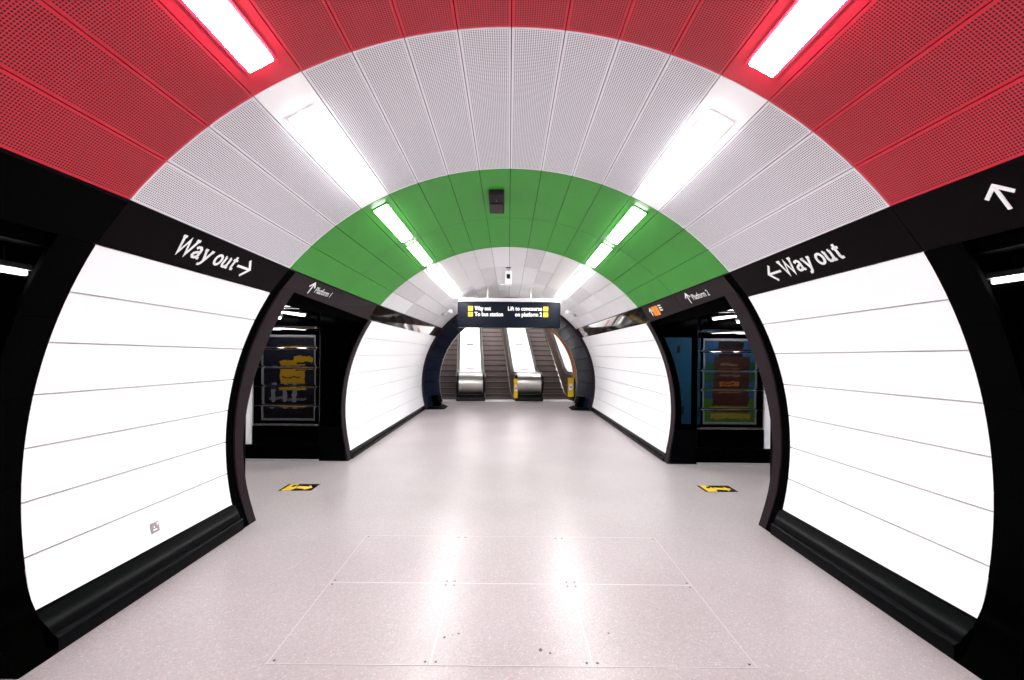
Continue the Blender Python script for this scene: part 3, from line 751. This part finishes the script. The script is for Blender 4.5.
# balustrades between and beside the escalators
def rail_path(u, lift=0, back=VMAX):
    """handrail centre line: wraps round the newel then climbs"""
    pts = []
    r = .36; cz = .56; cv = .30
    for a in range(-80, 91, 10):
        q = math.radians(a); pts.append((cv-(r+lift)*math.cos(q), cz+(r+lift)*math.sin(q)))
    top = cz+r+lift
    for v in (.7, .95): pts.append((v, top))
    v = 1.15
    while v < back:
        pts.append((v, top+tread_z(v-.1))); v += .2 if v < 2.2 else 2.0
    return pts
BL = [(-3.16, .49, .49), (-1.24, .49, .49), (.70, .49, .49), (2.64, .49, .49)]
BN = ['left wall balustrade of the escalators behind the arch', 'steel ended balustrade between the left and middle escalators', 'steel ended balustrade between the middle and right escalators', 'brown sided balustrade right of the last escalator with pale deck']
for (c, wl, wr), lab in zip(BL, BN):
    t = thing('escalator_balustrade', lab, 'balustrade', E(c, 0, 0), EA, 'escalator balustrades')
    pts = rail_path(0, -.03)
    # body: outline along the inner rail path, closed along the step line
    low = []
    v = VMAX-.4
    while v > .7: low.append((v, tread_z(v)-.12)); v -= .3
    low += [(.55, .0), (.30, .0)]
    poly = pts+low
    for sgn, wd in ((-1, wl), (1, wr)):
        mb = MB(); u0 = c+sgn*(wd-.03); u1 = c+sgn*wd
        mb.prism(poly, min(u0, u1), max(u0, u1), lambda a, b, d: E(d, a, b)); mb.build('side_panel', M['bronze'], t)
        # pale skirt trim line following the steps
        mb = MB(); sk = [(v_, tread_z(v_)+.13) for v_ in [.35+.25*i for i in range(38)]]
        mb.tube([E(c+sgn*(wd+.004), a, b) for a, b in sk], .014, 6); mb.build('skirt_trim', M['steel'], t, smooth=True)
        mb = MB(); hr = rail_path(0, .025)
        mb.tube([E(c+sgn*(wd-.055), a, b) for a, b in hr], .03, 10, sq=(.02, .038)); mb.build('handrail', M['rubber'], t, smooth=True)
    # newel drum between the sides
    drum = [p for p in rail_path(0, -.012) if p[0] <= .72]
    mb = MB(); n = len(drum); ul, ur = c-wl+.10, c+wr-.10
    inn = rail_path(0, -.05)[:n]
    mb.prism(drum+inn[::-1], ul, ur, lambda a, b, d: E(d, a, b)); mb.build('newel_drum', M['steel'], t, smooth=True)
    mb = MB(); mb.prism([(.0, 0), (-.02, .04), (0.02, .13), (.14, .2), (.7, .2), (.7, 0)], c-wl+.02, c+wr-.02, lambda a, b, d: E(d, a, b)); mb.build('plinth', M['blackplastic'], t, bevel=.006)
    # sloping pale deck with joints
    vs0 = 1.02; top0 = .56+.36-.01; edges = [1.02, 2.9, 4.2, 6.1, 8.0, 9.9]
    for a, b in zip(edges, edges[1:]):
        seg = [a+(b-a)*i/6 for i in range(7)]
        up = [(q+.008*(i == 0), top0+tread_z(q-.1)) for i, q in enumerate(seg)]
        mb = MB(); mb.prism(up+[(q, z-.03) for q, z in up[::-1]], c-wl+.13, c+wr-.13, lambda x, z, d: E(d, x, z)); o = mb.build('deck_panel', M['tileB' if c > 2 else 'deck'], t)
        slot = MB(); q = a+(.3 if a < 1.1 else .05); zz = top0+tread_z(q-.1)
        slot.add([E(c-.15, q, zz+.018), E(c+.15, q, zz+.018), E(c+.15, q+.09, zz+.018+tread_z(q-.01)-tread_z(q-.1)), E(c-.15, q+.09, zz+.018+tread_z(q-.01)-tread_z(q-.1))], [(0,1,2,3)])
        slot.build('slot', M['redmark'] if a < 1.1 else M['greyplastic'], o, recalc=False)
    # metal strip under the handrails
    for sgn, wd in ((-1, wl), (1, wr)):
        mb = MB(); hr = [p for p in rail_path(0, -.01) if p[0] > .9 or p[1] > .85]
        mb.tube([E(c+sgn*(wd-.11), a, b) for a, b in hr], .02, 8); mb.build('deck_edge', M['steel'], t, smooth=True)
# yellow notices on the newels
def notice(u, v, wd, z0, z1, label):
    t = thing('safety_notice', label, 'notice', E(u, v, z0), EA)
    mb = MB(); mb.prism([(u-wd/2, z0), (u+wd/2, z0), (u+wd/2, z1), (u-wd/2, z1)], v-.01, v, lambda a, b, d: E(a, d, b)); mb.build('panel', M['yellow'], t, bevel=.003)
    mb = MB()
    zz = (z0+z1)/2
    mb.prism([(u-wd*.3, zz-.1), (u+wd*.3, zz-.1), (u+wd*.3, zz+.12), (u-wd*.3, zz+.12)], v-.013, v-.0105, lambda a, b, d: E(a, d, b)); mb.build('picture', M['camwhite'], t)
    mb = MB(); mb.lathe(E(u, v-.015, zz), [(.03, -.002), (.03, .001)], 14, 'y'); mb.build('symbol', M['redmark'], t)
notice(.70-.49+.02, -.13, .13, .12, .76, 'tall yellow notice on the left side of the second steel newel')
notice(2.07, -.13, .2, .16, .80, 'tall yellow notice low on the far right balustrade by the arch foot')

# shaft around the escalators
def sheet(name, pts, m):
    mb = MB(); mb.add([E(*p) for p in pts], [tuple(range(len(pts)))]); return struct(mb.build(name, m))
za = 3.5
sheet('wall_left', [(-3.75, .6, 0), (-3.75, 11, TAN*10-.4), (-3.75, 11, TAN*10.4+za), (-3.75, .6, za+.3)], M['tileA'])
sheet('wall_right', [(3.1, .6, 0), (3.1, 11, TAN*10-.4), (3.1, 11, TAN*10.4+za), (3.1, .6, za+.3)], M['tileA'])
sheet('ceiling', [(-3.75, .6, za), (3.1, .6, za), (3.1, 11, TAN*10.4+za), (-3.75, 11, TAN*10.4+za)], M['tileA'])
sheet('wall_back', [(-3.75, 11, TAN*9), (3.1, 11, TAN*9), (3.1, 11, TAN*10.4+za), (-3.75, 11, TAN*10.4+za)], M['tileB'])
for i, (u, v) in enumerate([(u, v) for v in (1.4, 3.6, 6.0) for u in (-2.2, -.28, 1.64)]):  # unseen fixtures added to light the shaft, hidden by the hanging sign
    z = za+TAN*(v-.6)-.12
    t = thing('shaft_fill_light', 'square lit panel added out of sight on the sloping shaft ceiling, %s row above the %s escalator' % (['lowest', 'middle', 'upper'][i//3], ['left', 'middle', 'right'][i % 3]), 'ceiling light', E(u, v, z), EA, 'added escalator shaft lights')
    mb = MB(); mb.prism([(v-.3, z-TAN*.3), (v+.3, z+TAN*.3), (v+.3, z+TAN*.3+.05), (v-.3, z-TAN*.3+.05)], u-.45, u+.45, lambda a, b, d: E(d, a, b)); mb.build('housing', M['camwhite'], t)
    mb = MB(); mb.prism([(v-.26, z-TAN*.26-.012), (v+.26, z+TAN*.26-.012), (v+.26, z+TAN*.26-.001), (v-.26, z-TAN*.26-.001)], u-.4, u+.4, lambda a, b, d: E(d, a, b)); mb.build('diffuser', M['diff'], t)

# ---------------------------------------------------------------- hanging sign before the portal
SY = 10.6; KS = SY/12.2
zz_ = lambda z: EYE+(z-EYE)*KS
t = thing('hanging_sign', 'dark box sign hanging under the vault, Way out and Lift to concourse', 'sign', (0, SY, zz_(2.275)))
X0, X1, Z0, Z1 = -1.36*KS, 1.36*KS, zz_(2.268), zz_(2.95)
mb = MB(); mb.box(X0, X1, SY, SY+.2, Z0, Z1); mb.build('sign_box', M['signface'], t, bevel=.012)
mb = MB(); mb.add([(X0+.01, SY-.03, Z1+.002), (X1-.01, SY-.03, Z1+.002), (X1-.09, SY-.03, Z1+.085), (X0+.09, SY-.03, Z1+.085),
                   (X0+.01, SY+.22, Z1+.002), (X1-.01, SY+.22, Z1+.002), (X1-.09, SY+.22, Z1+.085), (X0+.09, SY+.22, Z1+.085)],
                  [(0,1,2,3),(7,6,5,4),(0,4,5,1),(1,5,6,2),(2,6,7,3),(3,7,4,0)]); mb.build('top_housing', M['tileB'], t)
for x in (-.5, .5):
    mb = MB(); mb.tube([(x, SY+.1, Z1+.08), (x, SY+.1, ceil_pt(math.degrees(math.asin(x/2.47)), SY)[2])], .018, 8); mb.build('hanger', M['steel'], t, smooth=True)
spl = lambda x, y, d: (x, SY-.001-d, y)
rows = [zz_(2.725), zz_(2.57)]
for body, x, z, L, al in (('Way out', -.91, rows[0], .43, 'LEFT'), ('To bus station', -.91, rows[1], .75, 'LEFT'),
                          ('Lift to concourse', .87, rows[0], .90, 'R'), ('on platform 2', .87, rows[1], .71, 'R')):
    text_mb(body, .092, x*KS, z, spl, L*KS, .0028, al).build('lettering', M['text'], t, recalc=False)
for x in (-1.08*KS, .905*KS):
    for z in rows:
        mb = MB(); mb.box(x, x+.108, SY-.006, SY-.001, z-.010, z+.090); q = mb.build('yellow_square', M['yellow'], t)
        mb = MB(); arrow(mb, x+.057, z+.038, .065, 90 if x < 0 else 0, lambda a, b, d: (a, SY-.0065-d, b), .16); mb.build('arrow', M['cornice'], q, recalc=False)
# bracket cameras left and right of the sign
for s in (-1, 1):
    t = thing('bracket_camera', 'thin white bracket with small lens on the %s vault beside the hanging sign' % SIDE[s], 'camera', (s*1.5, 11.2, 2.6))
    b = Vector(ceil_pt(s*41, 11.3)); tip = Vector((s*1.38, 10.9, b.z+.02))
    mb = MB(); mb.tube([tuple(b), tuple(b+Vector((-s*.08, -.04, -.03))), tuple(b.lerp(tip, .6)+Vector((0, 0, .02))), tuple(tip)], .022, 8); mb.build('arm', M['camwhite'], t, smooth=True)
    mb = MB(); mb.lathe(tuple(b), [(.05, -.03), (.05, .03)], 12, 'x'); mb.build('mount', M['frame'], t)
    mb = MB(); mb.lathe(tuple(tip), [(.03, -.06), (.045, -.04), (.045, .05), (.03, .07)], 12, 'y'); mb.build('lens_housing', M['camwhite'], t, smooth=True)

# security camera and loudspeaker on the crown
cy = 8.5; zc = ceil_pt(0, cy)[2]
t = thing('security_camera', 'white box security camera hanging from the far grey ceiling above the sign', 'camera', (0, cy, zc))
mb = MB(); mb.lathe((-.02, cy, 0), [(.05, zc-.012), (.05, zc-.001)], 14); mb.build('ceiling_plate', M['greyplastic'], t)
mb = MB(); mb.tube([(-.02, cy, zc-.01), (-.02, cy, zc-.09)], .015, 8); mb.build('stem', M['frame'], t, smooth=True)
zt_ = EYE+(353-270)*cy/F; zb_ = EYE+(353-285)*cy/F
zt_ = min(zt_, zc-.08)
mb = MB(); mb.box(-.075, .04, cy-.1, cy+.16, zb_, zt_); mb.build('housing', M['camwhite'], t, bevel=.01)
mb = MB(); mb.box(-.05, .015, cy-.112, cy-.101, zb_+.10, zt_-.06); mb.build('lens_window', M['blackplastic'], t)
mb = MB(); mb.tube([(-.07, cy, zb_+.01), (-.16, cy-.02, zb_+.0)], .01, 8); mb.build('cable', M['camwhite'], t, smooth=True)
cy = 4.62; zc = ceil_pt(-1.5, cy)[2]
t = thing('loudspeaker', 'black wedge shaped loudspeaker fixed to the green ceiling near its centre', 'loudspeaker', (-.13, cy, zc))
xl, xr = -.215, -.06
mb = MB()
prof = [(cy-.03, zc-.006), (cy-.02, zc-.035), (cy+.0, zc-.05), (cy+.30, zc-.14), (cy+.34, zc-.14), (cy+.36, zc-.01)]
mb.prism(prof, xl, xr, lambda a, b, d: (d, a, b)); mb.build('cabinet', M['blackplastic'], t, bevel=.008)
mb = MB(); mb.prism([(cy+.14, zc-.097), (cy+.29, zc-.142), (cy+.29, zc-.147), (cy+.14, zc-.102)], xl+.012, xr-.012, lambda a, b, d: (d, a, b)); mb.build('grille', M['greyplastic'], t)
mb = MB(); mb.box(-.143, -.133, cy+.03, cy+.1, zc-.088, zc-.06); mb.build('badge', M['greyplastic'], t)

# ---------------------------------------------------------------- floor details
LX = [-1.247, -.419, .415, 1.247] if False else None
def unroll(px, py):
    c, q = math.cos(ROLL), math.sin(ROLL); a, b = px-512, py-340
    return 512+c*a+q*b, 340-q*a+c*b
def fx(px, py):
    px, py = unroll(px, py); d = F*EYE/(py-353.0); return ((px-508.7)*d/F, d)
gy = [F*EYE/(y-353.) for y in (536.8, 584, 666.5)]
W_ = .834
gx = [-1.225, -.39, .445, 1.285]
names = [['far left', 'far middle', 'far right'], ['near left', 'near middle', 'near right']]
def inset(x0, x1, y0, y1, lab):
    t = thing('floor_access_cover', '%s of the six flush terrazzo access covers in the floor' % lab, 'floor cover', ((x0+x1)/2, (y0+y1)/2, 0), 0, 'floor access covers')
    g = .003
    mb = MB(); mb.box(x0+g, x1-g, y0+g, y1-g, -.004, .0022); mb.build('cover', M['floor'], t)
    mb = MB(); e = .004
    for (a, b, c, d) in ((x0, x1, y0, y0+e), (x0, x1, y1-e, y1), (x0, x0+e, y0+e, y1-e), (x1-e, x1, y0+e, y1-e)): mb.box(a, b, c, d, -.004, .0026)
    mb.build('edge', M['edge'], t)
    for (a, b) in ((x0+.028, y0+.028), (x1-.028, y0+.028), (x0+.028, y1-.028), (x1-.028, y1-.028)):
        mb = MB(); mb.lathe((a, b, 0), [(.007, .0015), (.007, .0035), (.004, .0042)], 10); mb.build('screw', M['screw'], t)
M['edge'] = mat('pale cover edge', srgb(206, 197, 198), .35, metal=.0)
for j in range(2):
    for i in range(3):
        inset(gx[i], gx[i+1], gy[j+1], gy[j], names[j][i])
# dirt spots
def splat(px, py, r, lab):
    x, y = fx(px, py); mb = MB(); n = 11
    rr = [r*random.uniform(.6, 1.2) for _ in range(n)]
    pts = [(x+rr[i]*math.cos(i*2*math.pi/n), y+rr[i]*math.sin(i*2*math.pi/n)*1.2) for i in range(n)]
    vs = [(a, b, .0023) for a, b in pts]+[(x+(a-x)*.6, y+(b-y)*.6, .0042) for a, b in pts]
    mb.add(vs, [tuple(range(n, 2*n))]+[(i, (i+1) % n, n+(i+1) % n, n+i) for i in range(n)]+[tuple(range(n))[::-1]])
    tag(mb.build('dirt_spot', M['dirt']), lab, 'dirt', 'dirt specks on the access covers')
splat(444.5, 637.5, .009, 'larger brown dirt speck on the near middle cover, towards its left edge')
splat(458.5, 634, .006, 'small brown speck right of the larger left dirt speck')
splat(452.5, 635.5, .003, 'tiny speck between the two left dirt specks')
splat(540.5, 650, .012, 'largest brown dirt speck on the near middle cover, right of its centre')
splat(550, 653.5, .008, 'brown speck just right of the largest dirt speck')
splat(608.5, 633.5, .006, 'lone brown speck on the near right cover')
# yellow and black floor stickers
def floor_sticker(side):
    t = thing('floor_sticker', 'black and yellow floor sticker near the %s side passage' % SIDE[side], 'floor sticker', (side*2.25, 5.45, 0), 0, 'floor stickers at the passages')
    x0, y0 = fx(*((278, 490.5) if side < 0 else (706.5, 492)))
    x1, y1 = fx(*((320, 484) if side < 0 else (738.5, 492)))
    if side < 0: c = [fx(278, 490.7), fx(311, 490.7), fx(320, 484), fx(289, 484)]
    else: c = [fx(706, 492), fx(738.8, 492), fx(728.5, 485.6), fx(696.5, 485.6)]
    P0, PX, PY = Vector(c[0]), Vector(c[1])-Vector(c[0]), Vector(c[3])-Vector(c[0])
    def q(u, v, z): p = P0+PX*u+PY*v; return (p.x, p.y, z)
    def poly(name, pts, z, m):
        mb = MB(); n = len(pts); mb.add([q(u, v, z) for u, v in pts]+[q(u, v, z+.0008) for u, v in pts], [tuple(range(n)), tuple(range(2*n-1, n-1, -1))]+[(i, n+i, n+(i+1) % n, (i+1) % n) for i in range(n)]); return mb.build(name, m, t)
    poly('backing', [(0, 0), (1, 0), (1, 1), (0, 1)], .0006, M['cornice'])
    poly('yellow_panel', [(.08, .02), (.36, .02), (.42, .35), (.33, .98), (.08, .98)], .0015, M['ystick'])
    poly('yellow_arrow', [(.42, .35), (.72, .25), (.72, .1), (.92, .42), (.76, .78), (.74, .6), (.42, .68)], .0015, M['ystick'])
    poly('symbol', [(.2, .55), (.30, .55), (.36, .8), (.22, .8)], .0024, M['cornice'])
M['ystick'] = mat('yellow floor vinyl', srgb(228, 190, 60), .5)
floor_sticker(-1); floor_sticker(1)

# small grey sticker low on the left white wall
def wall_sticker():
    zc = .48; yc = 3.02
    ph = wall_phi(yc, zc); n = Vector((math.cos(math.radians(ph)), 0, -math.sin(math.radians(ph))))
    # position solved from the sight line through (154, 527)
    best = None
    for i in range(400):
        y = 2.5+i*.004
        for zz in [.3+.005*k for k in range(60)]:
            p = wall_pt(-1, wall_phi(y, zz), y); px = 508.7+F*p[0]/p[1]; py = 353-F*(p[2]-EYE)/p[1]
            tx, ty = unroll(154.5, 527.5); e = (px-tx)**2+(py-ty)**2
            if best is None or e < best[0]: best = (e, p, y, zz)
    p = Vector(best[1]); y = best[2]; ph = wall_phi(y, best[3])
    up = Vector((math.sin(math.radians(ph)), 0, math.cos(math.radians(ph)))); al = Vector((0, 1, 0)); nr = al.cross(up).normalized()
    if nr.x < 0: nr = -nr
    t = thing('wall_sticker', 'small square grey sticker low on the left white wall', 'sticker', tuple(p))
    def quad(name, x0, x1, z0, z1, d, m):
        mb = MB(); c = [p+al*a+up*b+nr*d for a, b in ((x0, z0), (x1, z0), (x1, z1), (x0, z1))]; c2 = [v-nr*.001 for v in c]
        mb.add(c+c2, [(0,1,2,3),(7,6,5,4),(0,4,5,1),(1,5,6,2),(2,6,7,3),(3,7,4,0)]); mb.build(name, m, t)
    quad('backing', -.037, .037, -.035, .035, .004, M['sticker_grey'])
    quad('pale_corner', .017, .032, .008, .03, .0052, M['camwhite'])
    quad('pale_dot', -.012, -.003, -.002, .012, .0052, M['camwhite'])
    quad('pale_bar', -.02, .015, -.02, -.010, .0052, M['camwhite'])
wall_sticker()
